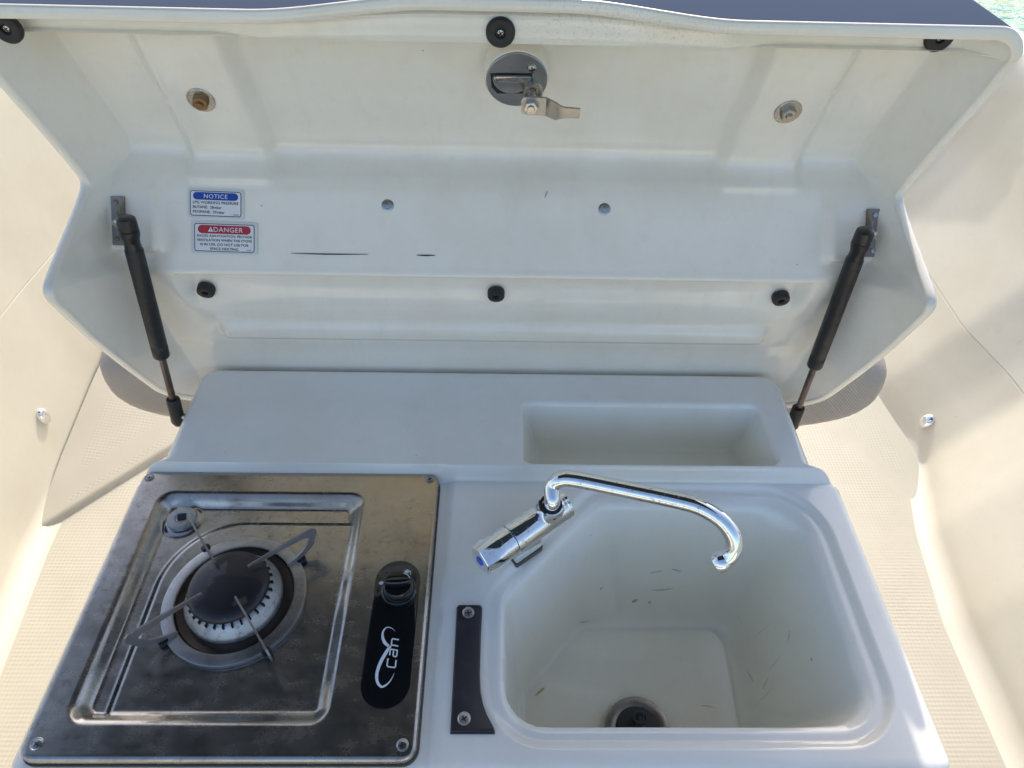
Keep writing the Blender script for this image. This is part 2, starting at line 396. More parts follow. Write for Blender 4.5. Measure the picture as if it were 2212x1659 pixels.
# ================================================================ galley console
con = empty('galley_console', (0, 0.4, FZ), 'white moulded galley console with sink, raised rear shelf and tray recess', 'console')
YB0, YB1, YSTEP = 0.176, 0.646, 0.488
RIM = roundpoly([(0.008, 0.218), (0.349, 0.218), (0.349, 0.462), (0.118, 0.462), (0.008, 0.338)], [0.038, 0.040, 0.050, 0.030, 0.030])
BOT = roundpoly([(0.032, 0.236), (0.270, 0.236), (0.275, 0.379), (0.103, 0.379), (0.034, 0.302)], [0.015, 0.02, 0.02, 0.012, 0.012])
SINKD = 0.150
def prof_w(wv, a=0.10, b=0.28):
    k = 1 / (1 - a / 2 - b / 2); wv = np.clip(wv, 0, 1)
    return np.where(wv < a, k * wv * wv / (2 * a), np.where(wv > 1 - b, 1 - k * (1 - wv) ** 2 / (2 * b), k * (wv - a / 2)))
def top_z(X, Y):
    X = np.asarray(X, float); Y = np.asarray(Y, float)
    step = sst(Y, YSTEP - 0.006, YSTEP + 0.003)
    z = -0.004 * (1 - sst(X, -0.058, -0.046)) * (1 - step)
    # sink
    dr = sd_poly(X, Y, RIM); db = sd_poly(X, Y, BOT)
    wv = np.where(db > 0, 1.0, np.maximum(dr, 0) / np.maximum(np.maximum(dr, 0) - np.minimum(db, 0), 1e-6))
    lip = sst(dr, -0.020, -0.012) * 0.0058 + np.where(dr > -0.006, (np.minimum(dr, 0) + 0.006) ** 2 * 60, 0)
    lip *= 1 - 0.75 * sst(-X, -0.03, 0.0) * 1.0
    z = np.where(Y < YSTEP - 0.004, z - lip - SINKD * prof_w(wv), z)
    # cut-out below the hob
    dh = sd_rrect(X, Y, -0.385, -0.082, 0.203, 0.472, 0.01); z = z - 0.07 * sst(dh, 0.0, 0.012)
    # rear shelf and its tray
    z = z + 0.020 * step
    dt = sd_rrect(X, Y, 0.028, 0.328, YSTEP + 0.004, 0.590, 0.014)
    z = z - 0.064 * prof_w(dt / 0.026, 0.12, 0.35) * (Y > YSTEP)
    return z
def con_ext(y):
    k = float(sst(y, YSTEP - 0.012, YSTEP + 0.012)); k = k ** 1.2
    x0 = -0.411 * (1 - k) - 0.378 * k; x1 = 0.399 * (1 - k) + 0.364 * k
    r = 0.016; cut = 0
    if y < YB0 + r: cut = r - math.sqrt(max(r * r - (r - (y - YB0)) ** 2, 0))
    r = 0.024
    if y > YB1 - r: cut = r - math.sqrt(max(r * r - (r - (YB1 - y)) ** 2, 0))
    return x0 + cut, x1 - cut
ys = axis_vals(YB0, YB1, 0.0022, dense=((YSTEP - 0.012, YSTEP + 0.010, 16), (0.216, 0.236, 16)))
us = axis_vals(-0.411, 0.399, 0.0022); un = (us - us[0]) / (us[-1] - us[0])
EX = np.array([con_ext(y) for y in ys]); XX = EX[:, :1] + un[None, :] * (EX[:, 1:] - EX[:, :1]); YY = np.repeat(ys[:, None], len(un), 1)
ZZ = top_z(XX, YY)
def edge_drop(d, r): q = np.clip(d, 0, r); return r - np.sqrt(np.maximum(r * r - (r - q) ** 2, 0))
for D, r in ((XX - EX[:, :1], 0.012), (EX[:, 1:] - XX, 0.013), (YY - YB0, 0.013), (YB1 - YY, 0.014)): ZZ = ZZ - edge_drop(D, r)
P = np.stack([XX, YY, ZZ], -1).reshape(-1, 3); F = grid_faces(*XX.shape).tolist(); b = border(*XX.shape); n0 = len(P)
V = P.tolist() + [[P[i][0] * 1.0, P[i][1], FZ] for i in b]; n = len(b)
F += [[b[i], b[(i + 1) % n], n0 + (i + 1) % n, n0 + i] for i in range(n)]
me = mesh(V, F, 'counter'); sv = np.zeros(len(V))
Xf, Yf = P[:, 0], P[:, 1]
sv[:n0] = np.maximum(sst(sd_poly(Xf, Yf, RIM), 0.0, 0.03), sst(sd_rrect(Xf, Yf, 0.028, 0.328, YSTEP + 0.004, 0.590, 0.014), 0.0, 0.02))
me.attributes.new('stain', 'FLOAT', 'POINT').data.foreach_set('value', sv)
link('counter', me, M_WHITE, con, 50)

def strip_on(name, fn, pts, wid, m, parent, lift=0.0004, nrm=(0, 0, 1)):
    """thin mark lying on a surface: fn(x, y) gives the surface point"""
    P = spline([(*p, 0) for p in pts], 6); V, F = [], []; n = len(P)
    for i, p in enumerate(P):
        t = (P[min(i + 1, n - 1)] - P[max(i - 1, 0)]).normalized(); wd = wid * (0.25 + 0.75 * math.sin(math.pi * (i + 0.5) / n))
        for k in (-1, 1):
            x, y = p.x - t.y * wd * k / 2, p.y + t.x * wd * k / 2; q = Vector(fn(x, y)) + Vector(nrm) * lift; V.append(tuple(q))
    F = [(2 * i, 2 * i + 1, 2 * i + 3, 2 * i + 2) for i in range(n - 1)]
    return add(name, (V, F), m, parent)
def cfn(x, y): return (x, y, float(top_z(x, y)))
rnd = random.Random(3)
def inv(px, py, z):      # a spot on the sink wall listed by its plan position
    return px, py
for (x, y, l, a, wd, mm) in ((0.190, 0.420, 0.016, 5, .0009, 0), (0.214, 0.421, 0.012, -8, .0012, 0), (0.200, 0.410, 0.026, 3, .0011, 0), (0.126, 0.407, 0.004, 40, .0016, 0),
        (0.168, 0.403, 0.007, 10, .002, 1), (0.186, 0.402, 0.004, 0, .0015, 1), (0.108, 0.386, 0.012, 10, .0008, 0), (0.290, 0.317, 0.014, 98, .0009, 0), (0.306, 0.316, 0.012, 40, .0008, 0),
        (0.298, 0.302, 0.010, 60, .0009, 0), (0.318, 0.334, 0.010, 75, .0007, 0), (0.295, 0.290, 0.016, 30, .0006, 0), (0.326, 0.300, 0.004, 90, .0012, 0), (0.256, 0.258, 0.014, 160, .0006, 0),
        (0.052, 0.306, 0.014, 40, .0032, 1), (0.24, 0.29, 0.016, -10, .0008, 1), (0.305, 0.356, 0.012, 20, .0006, 0)):
    c, s_ = math.cos(R(a)) * l / 2, math.sin(R(a)) * l / 2
    strip_on('scuff', cfn, ((x - c, y - s_), (x + rnd.uniform(-1, 1) * .0006, y + rnd.uniform(-1, 1) * .0006), (x + c, y + s_)), wd * (0.9 if mm else 0.65), M_STAIN if mm else M_SCUFF, con, 0.0007)

# drain in the sink floor
DC = (0.156, 0.262)
dr = add('sink_drain', lathe([(0.0, 0.0006), (0.017, 0.0006), (0.021, 0.0015), (0.0235, 0.0035), (0.032, 0.0045), (0.0350, 0.0035), (0.0355, 0.0)], 40, Matrix.Translation((DC[0], DC[1], -SINKD))), M_BRKT, con)
pl = join([lathe([(0.0, 0.006), (0.018, 0.006), (0.0225, 0.005), (0.0245, 0.0025), (0.0245, 0.0)], 32),
           prism(rrect(-0.0045, 0.0045, -0.013, 0.013, 0.004), 0.005, 0.018, None, 0.002), tube([(0.007 * math.cos(R(a)), 0.006 + 0.010 * math.sin(R(a)) * 0.6, 0.018 + 0.004 * math.sin(R(a / 2))) for a in range(0, 361, 15)], 0.0012, 8, False)])
add('drain_plug', tf(pl, Matrix.Translation((DC[0], DC[1], -SINKD + 0.001))), M_RUBBER, dr)

def screw_head(name, o, nrm, r, m, parent, ring=None, rotz=20, dome=0.35):
    Mx = frame(o, nrm) @ Matrix.Rotation(R(rotz), 4, 'Z')
    pr = [(r, 0), (r, r * 0.10)] + [(r * math.cos(R(a)), r * 0.10 + r * dome * math.sin(R(a))) for a in (25, 45, 65, 80)] + [(0, r * (0.10 + dome))]
    if ring: pr = [(r * ring, 0), (r * ring, r * .16), (r * (ring * .5 + .55), r * .2), (r * 1.03, r * .08)] + pr[1:]
    s_ = add(name, lathe(pr, 24, Mx), m, parent)
    a, h, z = r * 0.62, r * 0.14, r * (0.10 + dome)
    cr = [(a, h), (h, h), (h, a), (-h, a), (-h, h), (-a, h), (-a, -h), (-h, -h), (-h, -a), (h, -a), (h, -h), (a, -h)]
    add('cross_slot', prism(cr, z * 0.80, z * 1.03, Mx), M_DARK, s_)
    return s_
# black rest plate screwed beside the sink
plate = [(-0.037, 0.211), (0.0005, 0.211), (0.0, 0.2145), (-0.0065, 0.226), (-0.0105, 0.236), (-0.0130, 0.247), (-0.0142, 0.262), (-0.0142, 0.300), (-0.0135, 0.3255), (-0.015, 0.329), (-0.0355, 0.329), (-0.037, 0.327)]
add('grime_line', prism([(x + (0.0009 if x > -0.02 else -0.0009), y + (0.0008 if y > 0.27 else -0.0012)) for x, y in plate], -0.0006, 0.0004), M_SEAL, con)
rp = add('rest_plate', prism(plate, -0.0005, 0.0035, None, 0.0008), M_PLATE, con, 30)
for x, y, r0 in ((-0.0262, 0.3205, 12), (-0.0262, 0.2215, 35)):
    screw_head('screw', (x, y, 0.0033), (0, 0, 1), 0.0044, M_RING, rp, 1.35, r0, 0.06)
adopt(con)

# ================================================================ gas hob
hob = empty('gas_hob', (-0.233, 0.337, 0), 'tarnished stainless steel single burner gas hob with black control panel', 'hob')
HX0, HX1, HY0, HY1, HZ = -0.3985, -0.0655, 0.186, 0.4875, 0.008
def hob_z(X, Y):
    z = np.full(np.shape(X), HZ)
    d = sd_rrect(X, Y, -0.3715, -0.1430, 0.2140, 0.4600, 0.018); z = z - 0.0085 * sst(d, 0.0, 0.0150)
    pl_ = sd_rrect(X, Y, -0.3390, 0.4, -0.5, 0.4225, 0.072)          # plateau round the burner
    gg = np.minimum(sd_rrect(X, Y, -0.3640, -0.1560, 0.2230, 0.4500, 0.012), -pl_)
    z = z - 0.0050 * sst(gg, -0.002, 0.0065)
    di = np.hypot(X + 0.341, Y - 0.430); z = z + 0.003 * (1 - sst(di, 0.016, 0.022))
    return z
hy = axis_vals(HY0, HY1, 0.0017, (0, .0004, .001, .002, .0035, .005)); hx = axis_vals(HX0, HX1, 0.0017, (0, .0004, .001, .002, .0035, .005)); hn = (hx - HX0) / (HX1 - HX0)
def hext(y):
    r = 0.013; dy = min(y - HY0, HY1 - y); c = r - math.sqrt(max(r * r - (r - dy) ** 2, 0)) if dy < r else 0
    return HX0 + c, HX1 - c
EX = np.array([hext(y) for y in hy]); XX = EX[:, :1] + hn[None] * (EX[:, 1:] - EX[:, :1]); YY = np.repeat(hy[:, None], len(hn), 1); ZZ = hob_z(XX, YY)
for D in (XX - EX[:, :1], EX[:, 1:] - XX, YY - HY0, HY1 - YY): ZZ = ZZ - edge_drop(D, 0.0045) * 0.9
P = np.stack([XX, YY, ZZ], -1).reshape(-1, 3); b = border(*XX.shape); n0 = len(P); n = len(b)
V = P.tolist() + [[P[i][0], P[i][1], -0.0035] for i in b]; F = grid_faces(*XX.shape).tolist() + [[b[i], b[(i + 1) % n], n0 + (i + 1) % n, n0 + i] for i in range(n)]
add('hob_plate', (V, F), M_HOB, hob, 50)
_o, _i = rrect(HX0 - 0.0010, HX1 + 0.0016, HY0 - 0.0014, HY1 - 0.0005, 0.0140), rrect(HX0 + 0.004, HX1 - 0.004, HY0 + 0.004, HY1 - 0.004, 0.010); _n = len(_o)
add('seal_bead', ([(x, y, -0.0046) for x, y in _o] + [(x, y, -0.0014) for x, y in _o] + [(x, y, -0.0014) for x, y in _i], [(l * _n + i, l * _n + (i + 1) % _n, (l + 1) * _n + (i + 1) % _n, (l + 1) * _n + i) for l in (0, 1) for i in range(_n)]), M_SEAL, hob)
for x, y, r0 in ((-0.3895, 0.4775, 10), (-0.0755, 0.4785, 30), (-0.3850, 0.1990, 50), (-0.0775, 0.1985, 15)):
    screw_head('screw', (x, y, HZ - 0.0003), (0, 0, 1), 0.0040, M_LATCH, hob, 1.35, r0, 0.08)
BC = (-0.2570, 0.3350); T = lambda z: Matrix.Translation((BC[0], BC[1], z))
add('burner_ring', lathe([(0.0570, 0.0005), (0.0570, 0.0042), (0.0580, 0.0050), (0.0675, 0.0050), (0.0688, 0.0044), (0.0690, 0.0)], 72, T(0.0)), M_RING, hob)
add('burner_bowl', lathe([(0.0, 0.0004), (0.044, 0.0006), (0.050, 0.0008), (0.0555, 0.0016), (0.0571, 0.0040)], 64, T(0.0)), M_BOWL, hob)
hd = add('burner_head', lathe([(0.0460, 0.0), (0.0465, 0.0070), (0.0452, 0.0090), (0.0400, 0.0175), (0.0365, 0.0205), (0.0300, 0.0220), (0.0, 0.0220)], 72, T(0.001)), M_ALU, hob)
for k in range(30):
    a = 2 * math.pi * k / 30
    Mx = T(0) @ Matrix.Rotation(a, 4, 'Z')
    add('flame_port', tf(prism([(0.0350, -0.0009), (0.0402, -0.0009), (0.0402, 0.0009), (0.0350, 0.0009)], 0.0170, 0.0225), Mx), M_DARK, hd)
cp = [(0.0350, 0.0235), (0.0376, 0.0245), (0.0384, 0.0260), (0.0378, 0.0278)] + [(0.0378 * math.cos(R(a)), 0.0278 + 0.0085 * math.sin(R(a))) for a in range(15, 90, 12)] + [(0.0, 0.0363)]
add('burner_cap', lathe([(0.0, 0.0225)] + cp, 64, T(0.0)), M_CAP, hob)
# pan supports: upright hooked blades
def blade(tip):
    o = [(0.0560, 0.0040), (0.0600, 0.0035), (0.0680, 0.0045), (0.0780, 0.0085), (0.0880, 0.0150), (tip - 0.003, 0.0220), (tip, 0.0280), (tip - 0.0010, 0.0325), (tip - 0.005, 0.0350), (0.0820, 0.0352), (0.0600, 0.0348), (0.0230, 0.0335), (0.0225, 0.0318), (0.0400, 0.0300), (0.0620, 0.0292), (0.0800, 0.0282), (0.0855, 0.0255), (0.0835, 0.0205), (0.0760, 0.0145), (0.0670, 0.0105), (0.0570, 0.0085)]
    return [(x, z if z < .01 else .01 + (z - .01) * 1.32) for x, z in o]
for ang in (129, 38, 219, 309):
    d = Vector((math.cos(R(ang)), math.sin(R(ang)), 0)); s_ = Vector((-d.y, d.x, 0))
    Mx = Matrix(((d.x, 0, -s_.x, BC[0]), (d.y, 0, -s_.y, BC[1]), (0, 1, 0, 0.0), (0, 0, 0, 1)))
    vf = prism(blade(0.0945), -0.0009, 0.0009, Mx)
    add('pan_support', vf, M_SUPP, hob, 30)
    foot = prism(rrect(0.0660, 0.0755, -0.0045, 0.0045, 0.003), 0.0, 0.0052, Matrix.Translation((BC[0], BC[1], 0.0003)) @ Matrix.Rotation(R(ang), 4, 'Z'), 0.0008)
    add('support_foot', foot, M_BLACK, hob)
# igniter in the corner
ig = add('igniter', lathe([(0.0, 0.0), (0.006, 0.0), (0.0075, 0.0012), (0.0125, 0.0012), (0.0150, 0.0004), (0.0155, -0.002)], 40, Matrix.Translation((-0.341, 0.430, -0.0006))), M_ALU, hob)
add('electrode_slot', prism(rrect(-0.0042, 0.0042, -0.0036, 0.0036, 0.0008), 0, 0.0016, Matrix.Translation((-0.341, 0.431, -0.0006)) @ Matrix.Rotation(R(15), 4, 'Z')), M_DARK, ig)
# control panel, its print and knob
PX, PY0, PY1, PW = -0.0980, 0.2275, 0.3745, 0.0225
stad = [(PX + PW * math.cos(R(a)), PY1 - PW + PW * math.sin(R(a))) for a in range(0, 181, 9)] + [(PX + PW * math.cos(R(a)), PY0 + PW + PW * math.sin(R(a))) for a in range(180, 361, 9)]
cpn = add('control_panel', prism(stad, HZ - 0.0004, HZ + 0.0006, None, 0.0002), M_GLOSS, hob)
PT = Matrix.Translation((0, 0, HZ + 0.0009))
def ribbon(pts, wid):
    P = spline([(*p, 0) for p in pts], 6); n = len(P); V = []
    ws = np.interp(np.linspace(0, 1, n), np.linspace(0, 1, len(wid)), wid)
    for i, p in enumerate(P):
        t = (P[min(i + 1, n - 1)] - P[max(i - 1, 0)]).normalized()
        for k in (-1, 1): V.append((p.x - t.y * ws[i] * k / 2, p.y + t.x * ws[i] * k / 2, 0))
    return V, [(2 * i, 2 * i + 1, 2 * i + 3, 2 * i + 2) for i in range(n - 1)]
# swoosh: two crescent strokes meeting in a point, in panel plane (x across, y along)
sw1 = ribbon([(-0.0948, 0.2990), (-0.0990, 0.3022), (-0.1032, 0.3025), (-0.1060, 0.2988), (-0.1058, 0.2930), (-0.1032, 0.2878), (-0.0985, 0.2838)], [.0002, .0007, .0011, .0017, .0024, .0030, .0024])
sw2 = ribbon([(-0.0975, 0.2848), (-0.1010, 0.2780), (-0.1048, 0.2690), (-0.1068, 0.2590), (-0.1054, 0.2512), (-0.1012, 0.2470), (-0.0970, 0.2488), (-0.0935, 0.2530), (-0.0910, 0.2592)], [.0026, .0032, .0032, .0028, .0024, .0020, .0014, .0008, .0002])
lg = add('logo_swoosh', tf(join([sw1, sw2]), PT), M_PRINTW, cpn)
# the word reads upwards: letters drawn on a pad (u along the word, v up) and turned a quarter
def stroke(pts, wd):
    P = [Vector(p) for p in pts]; n = len(P); V = []
    for i in range(n):
        a = (P[i] - P[i - 1]).normalized() if i else (P[1] - P[0]).normalized(); c = (P[i + 1] - P[i]).normalized() if i < n - 1 else a
        t = (a + c).normalized(); k = 1 / max(t.dot(a), 0.5)
        for q in (-1, 1): V.append((P[i].x - t.y * q * wd / 2 * k, P[i].y + t.x * q * wd / 2 * k, 0))
    return V, [(2 * i, 2 * i + 1, 2 * i + 3, 2 * i + 2) for i in range(n - 1)]
LET = (('C', 0.2635, 0.0089, [[(8.6, 7.4), (8.3, 8.4), (1.6, 8.4), (0.6, 7.4), (0.6, 1.6), (1.6, 0.6), (8.6, 0.6)]]),
       ('a', 0.2735, 0.0076, [[(1.2, 8.3), (6.8, 8.3), (7.8, 7.3), (7.8, 0.6), (1.8, 0.6), (0.7, 1.6), (0.7, 3.6), (1.8, 4.6), (7.8, 4.6)]]),
       ('n', 0.2838, 0.0072, [[(0.7, 0.0), (0.7, 8.3), (6.4, 8.3), (7.6, 7.3), (7.6, 0.0)]]))
for ch, y0, hgt, pls in LET:
    segs = join([stroke([((x + 0.16 * y) * 0.00088, y * hgt / 9) for x, y in pl_], 0.00125) for pl_ in pls])
    add('logo_letter', tf(([(-0.0902 - p[1], y0 + p[0], 0.0) for p in segs[0]], segs[1]), PT), M_PRINTW, cpn)
def flame(cx, cy, sc, rot):
    pts = [(-0.0, -1.6), (1.0, -1.0), (1.2, 0.0), (0.6, 0.9), (0.5, 0.3), (0.1, 1.7), (-0.5, 0.6), (-0.8, 1.1), (-1.2, 0.0), (-0.9, -1.1)]
    Mx = PT @ Matrix.Translation((cx, cy, 0)) @ Matrix.Rotation(R(rot), 4, 'Z')
    return tf(([(x * sc, y * sc, 0) for x, y in pts], [list(range(len(pts)))]), Mx)
add('flame_mark', flame(-0.0900, 0.3620, 0.0019, 80), M_PRINTW, cpn); add('flame_mark', flame(-0.1143, 0.3490, 0.0017, 95), M_PRINTW, cpn)
add('flame_mark', tf(ribbon([(-0.0885, 0.3632), (-0.0862, 0.3620), (-0.0858, 0.3585)], [.0008, .0008, .0006]), PT), M_PRINTW, cpn)
KC = (-0.0950, 0.3395); KT = Matrix.Translation((KC[0], KC[1], HZ + 0.0006))
kn = add('knob', lathe([(0.0160, 0.0), (0.0172, 0.0010), (0.0176, 0.0040), (0.0172, 0.0062), (0.0160, 0.0070), (0.0150, 0.0072), (0.0146, 0.0095), (0.0140, 0.0150), (0.0128, 0.0168), (0.0, 0.0172)], 48, KT), M_GLOSS, hob)
gv = [(0.0135 * math.cos(R(a)), 0.0036 * math.sin(R(a)) if abs(math.sin(R(a))) > .2 else 0.004 * math.sin(R(a))) for a in range(0, 360, 12)]
add('grip', prism(gv, 0.0150, 0.0240, KT @ Matrix.Rotation(R(4), 4, 'Z'), 0.0016), M_GLOSS, kn)
add('pointer_mark', tf(ribbon([(0.0045, 0.0112), (0.0085, 0.0092), (0.0112, 0.0058)], [.0009, .0009, .0009]), KT @ Matrix.Translation((0, 0, 0.0174))), M_PRINTW, kn)
adopt(hob)

# ================================================================ folding mixer tap
tap = empty('folding_tap', (0.035, 0.400, 0), 'pitted chrome folding cold water tap beside the sink', 'tap')
A0 = Vector((-0.0155, 0.3585, 0.036)); A1 = Vector((0.0720, 0.4275, 0.036)); AD = (A1 - A0).normalized(); AX = frame(A0, AD, (0, 0, 1)); L = (A1 - A0).length
rb = 0.0164
add('tap_body', lathe([(0, 0.0385), (rb - .0012, 0.0385), (rb - .0002, 0.0392), (rb, 0.0400), (rb, 0.0760), (rb - 0.0006, 0.0766), (rb - 0.0006, 0.0774), (rb, 0.078), (rb, L - 0.006), (rb - 0.0006, L - 0.0054), (rb - 0.0006, L - 0.0048), (rb, L - 0.0042), (rb, L - 0.001), (rb - 0.001, L), (0, L)], 48, AX), M_CHROME, tap)
# handle: six-sided at its end, round where it meets the body
V, F = [], []; n = 36
def hexr(a, r): return r * math.cos(R(30)) / math.cos((a % R(60)) - R(30))
for z, k, r in ((0.0, 1.0, 0.0140), (0.0006, 1.0, 0.0147), (0.012, 0.9, 0.0162), (0.0180, 0.35, 0.0166), (0.024, 0.05, 0.0165), (0.0368, 0.0, 0.0164), (0.0378, 0.0, 0.0156)):
    for i in range(n):
        a = 2 * math.pi * i / n; rr = k * hexr(a, r * 1.06) + (1 - k) * r; V.append((rr * math.cos(a), rr * math.sin(a), z))
for l in range(6):
    for i in range(n): j = (i + 1) % n; F.append((l * n + i, l * n + j, (l + 1) * n + j, (l + 1) * n + i))
F += [list(range(n))[::-1], list(range(6 * n, 7 * n))]
hnd = add('tap_handle', tf((V, F), AX), M_CHROME, tap, 28)
add('cold_marker', lathe([(0, -0.0009), (0.0048, -0.0009), (0.0055, 0.0), (0.0055, 0.001)], 24, AX), M_BLUECAP, hnd)
mid = A0 + AD * 0.057; sd = Vector((-AD.y, AD.x, 0))
BM = Matrix(((AD.x, sd.x, 0, mid.x), (AD.y, sd.y, 0, mid.y), (0, 0, 1, 0), (0, 0, 0, 1)))
add('tap_base', prism(rrect(-0.0175, 0.0175, -0.0105, 0.0105, 0.0025), -0.004, 0.030, BM), M_CHROME, tap)
add('gasket', prism(rrect(-0.0186, 0.0186, -0.0116, 0.0116, 0.003), -0.004, 0.0012, BM), M_SEAL, tap)
CB = A0 + AD * 0.0865; cz = Vector((0.10, -0.18, 1)).normalized(); CM = frame(CB, cz)
add('swivel_collar', lathe([(0.0105, 0.008), (0.0145, 0.013), (0.0150, 0.0165), (0.0150, 0.0245), (0.0130, 0.0285), (0.0115, 0.0290), (0.0105, 0.0270), (0.0, 0.0265)], 40, CM), M_CHROME, tap)
add('seal_ring', lathe([(0.0085, 0.0266), (0.0112, 0.0272), (0.0112, 0.0282), (0.0085, 0.0284)], 32, CM), M_RUBBER, tap)
c0 = CB + cz * 0.024
sp = spline([c0, c0 + cz * 0.012, (0.0560, 0.4170, 0.0800), (0.0640, 0.4190, 0.0890), (0.0790, 0.4170, 0.0915), (0.1250, 0.4060, 0.0915), (0.1720, 0.3945, 0.0910), (0.1960, 0.3870, 0.0900), (0.2150, 0.3765, 0.0850), (0.2260, 0.3665, 0.0760), (0.2295, 0.3590, 0.0650), (0.2270, 0.3545, 0.0560), (0.2215, 0.3530, 0.0500)], 7)
rad = [0.0082] * len(sp); rad[-1] = 0.0076
add('spout', tube(sp, rad, 28), M_CHROME, tap, 60)
e0, e1 = sp[-1], (sp[-1] - sp[-3]).normalized()
add('nozzle', lathe([(0.0082, -0.004), (0.0100, -0.001), (0.0106, 0.004), (0.0098, 0.0075), (0.0072, 0.0088), (0.006, 0.0078), (0, 0.007)], 32, frame(e0, e1)), M_CHROME, tap)
adopt(tap)

# ================================================================ open locker lid
lid = empty('locker_lid', (0, 0.66, -0.03), 'raised white moulded galley lid standing open behind the counter', 'lid')
LR = np.array([  # rim y, rim z, panel y, panel z
 (.612,.444,.612,.444),(.6125,.4428,.622,.4432),(.613,.440,.627,.4415),(.6135,.436,.628,.438),(.6145,.430,.628,.4285),(.616,.427,.630,.4258),(.618,.424,.664,.4240),(.620,.420,.676,.420),(.622,.414,.6805,.413),
 (.630,.385,.6885,.383),(.641,.350,.698,.348),(.652,.313,.7080,.311),(.657,.297,.7120,.296),(.661,.284,.7125,.285),(.664,.275,.707,.2755),(.664,.268,.696,.2695),(.659,.263,.685,.2655),(.650,.2595,.676,.259),
 (.620,.2505,.6620,.2425),(.590,.2425,.6460,.2235),(.562,.2350,.6330,.2080),(.548,.2310,.6240,.1970),(.5395,.2275,.6200,.1915),(.535,.2230,.6190,.1865),(.5345,.2170,.6195,.1800),(.537,.207,.6205,.1740),
 (.548,.176,.6245,.152),(.558,.146,.6300,.126),(.573,.110,.6350,.100),(.588,.075,.6395,.0790),(.597,.055,.6420,.0675),(.605,.037,.6460,.0570),(.615,.015,.6500,.0400),(.624,-.003,.6510,.0150),(.632,-.017,.6490,-.0080),(.638,-.027,.6440,-.0240),(.640,-.0310,.6405,-.0305),(.640,-.032,.640,-.032)])
def chaikin(A):
    out = [A[0]]
    for a, c in zip(A, A[1:]): out += [0.75 * a + 0.25 * c, 0.25 * a + 0.75 * c]
    out.append(A[-1]); return np.array(out)
LR = chaikin(chaikin(LR))
XI = 0.423
def lid_ext(z):
    b_ = XI + 0.014 * float(sst(z, .27, .43)); r, e = 0.022, b_
    if z > 0.444 - r: e = b_ - (r - math.sqrt(max(r * r - (r - (0.444 - z)) ** 2, 0)))
    r = 0.045
    if z < -0.032 + r: e = XI - (r - math.sqrt(max(r * r - (r - (z + 0.032)) ** 2, 0)))
    return e
ds = [0, .0012, .0035, .007, .011, .0125, .0135, .0145, .0155, .0165, .018, .0205, .0225, .0245, .026, .0272, .0284, .0296, .0308, .032, .034, .038, .042, .046]
xs = np.array(ds + list(np.linspace(.050, 0.796, 230)) + [0.846 - d for d in ds[::-1]]) / 0.846
def wall_w(d, D=0.029):
    x = np.clip(np.asarray(d) / D, 0, 2); return np.where(x < .90, x, np.where(x < 1.10, x - (x - .90) ** 2 / .40, 1.0))
def wall_d(pz): return 0.029 - 0.014 * float(sst(pz, .188, .206)) * (1 - float(sst(pz, .262, .285)))
def relief(X, Z, z_row):
    """moulded relief of the panel: + comes towards the viewer"""
    a = np.abs(X); r = 0 * X
    # upright ribs that carry the bolts
    cx = 0.2915 - 0.006 * (1 - sst(Z, .28, .42))
    up = sst(Z, .259, .270) * (1 - sst(Z, .4235, .4245))
    r = r + 0.013 * up * (1 - sst(np.abs(a - cx), .034, .050))
    r = r - 0.013 * sst(Z, .4255, .427) * (1 - sst(Z, .4415, .4436)) * sst(a, .19, .25)      # the top ledge is set back beside the hand grip
    # pads behind the strut brackets
    r = r + 0.012 * sst(a, .352, .366) * sst(Z, .203, .213) * (1 - sst(Z, .250, .268))
    # long recess with the lower bumpers
    u = (1 - sst(a, .336, .356)) * (1 - sst(Z, .1795, .1855)) * sst(Z, .128, .172)
    r = r - 0.0125 * u
    # bead above the recess
    r = r + 0.0022 * (1 - sst(a, .34, .38)) * np.exp(-((Z - .1885) / .004) ** 2)
    # low bar
    r = r + 0.0095 * (1 - sst(a, .318, .332)) * sst(Z, .0755, .083) * (1 - sst(Z, .100, .108))
    return r
def lid_row(row, X):
    ry, rz, py, pz = row; g = 1 - sst(np.abs(X), .055, .205); top = float(sst(rz, .422, .444))
    Y = py - relief(X, np.full_like(X, pz), rz) + 0.014 * g * float(sst(rz, .440, .444)) * (py < .6275); Z = pz + 0.0090 * g * top * (py < .629)
    return Y, Z
V = []
for row in LR:
    e = lid_ext(row[1]); X = -e + xs * 2 * e; d = np.minimum(X + e, e - X); W = wall_w(d, wall_d(row[3]))
    Yp, Zp = lid_row(row, X)
    V += np.stack([X - 0.003, row[0] + (Yp - row[0]) * W, row[1] + (Zp - row[1]) * W], -1).tolist()
nr, nc = len(LR), len(xs); F = grid_faces(nr, nc).tolist(); mi = [0] * len(F)
b = border(nr, nc); nb = len(b); prev = b; Bp = [Vector(V[i]) for i in b]
Tn = [(Bp[(i + 1) % nb] - Bp[i - 1]).normalized() for i in range(nb)]
sgn = None; On = []; Bk = []
for i in range(nb):
    o = Tn[i].cross(Vector((0, 1, 0))); o = o.normalized() if o.length > 1e-4 else Vector((1 if Bp[i].x > 0 else -1, 0, 0))
    c = Vector((Bp[i].x, 0, Bp[i].z - 0.2)); o = -o if o.dot(c) < 0 else o; On.append(o)
    k = Tn[i].cross(o); k = -k if k.y < 0 else k; Bk.append(k.normalized())
def ring(pts, mid):
    global prev
    s0 = len(V); V.extend([tuple(p) for p in pts]); cur = list(range(s0, s0 + nb))
    for i in range(nb):
        j = (i + 1) % nb; F.append([prev[i], prev[j], cur[j], cur[i]]); mi.append(mid(i) if callable(mid) else mid)
    prev = cur
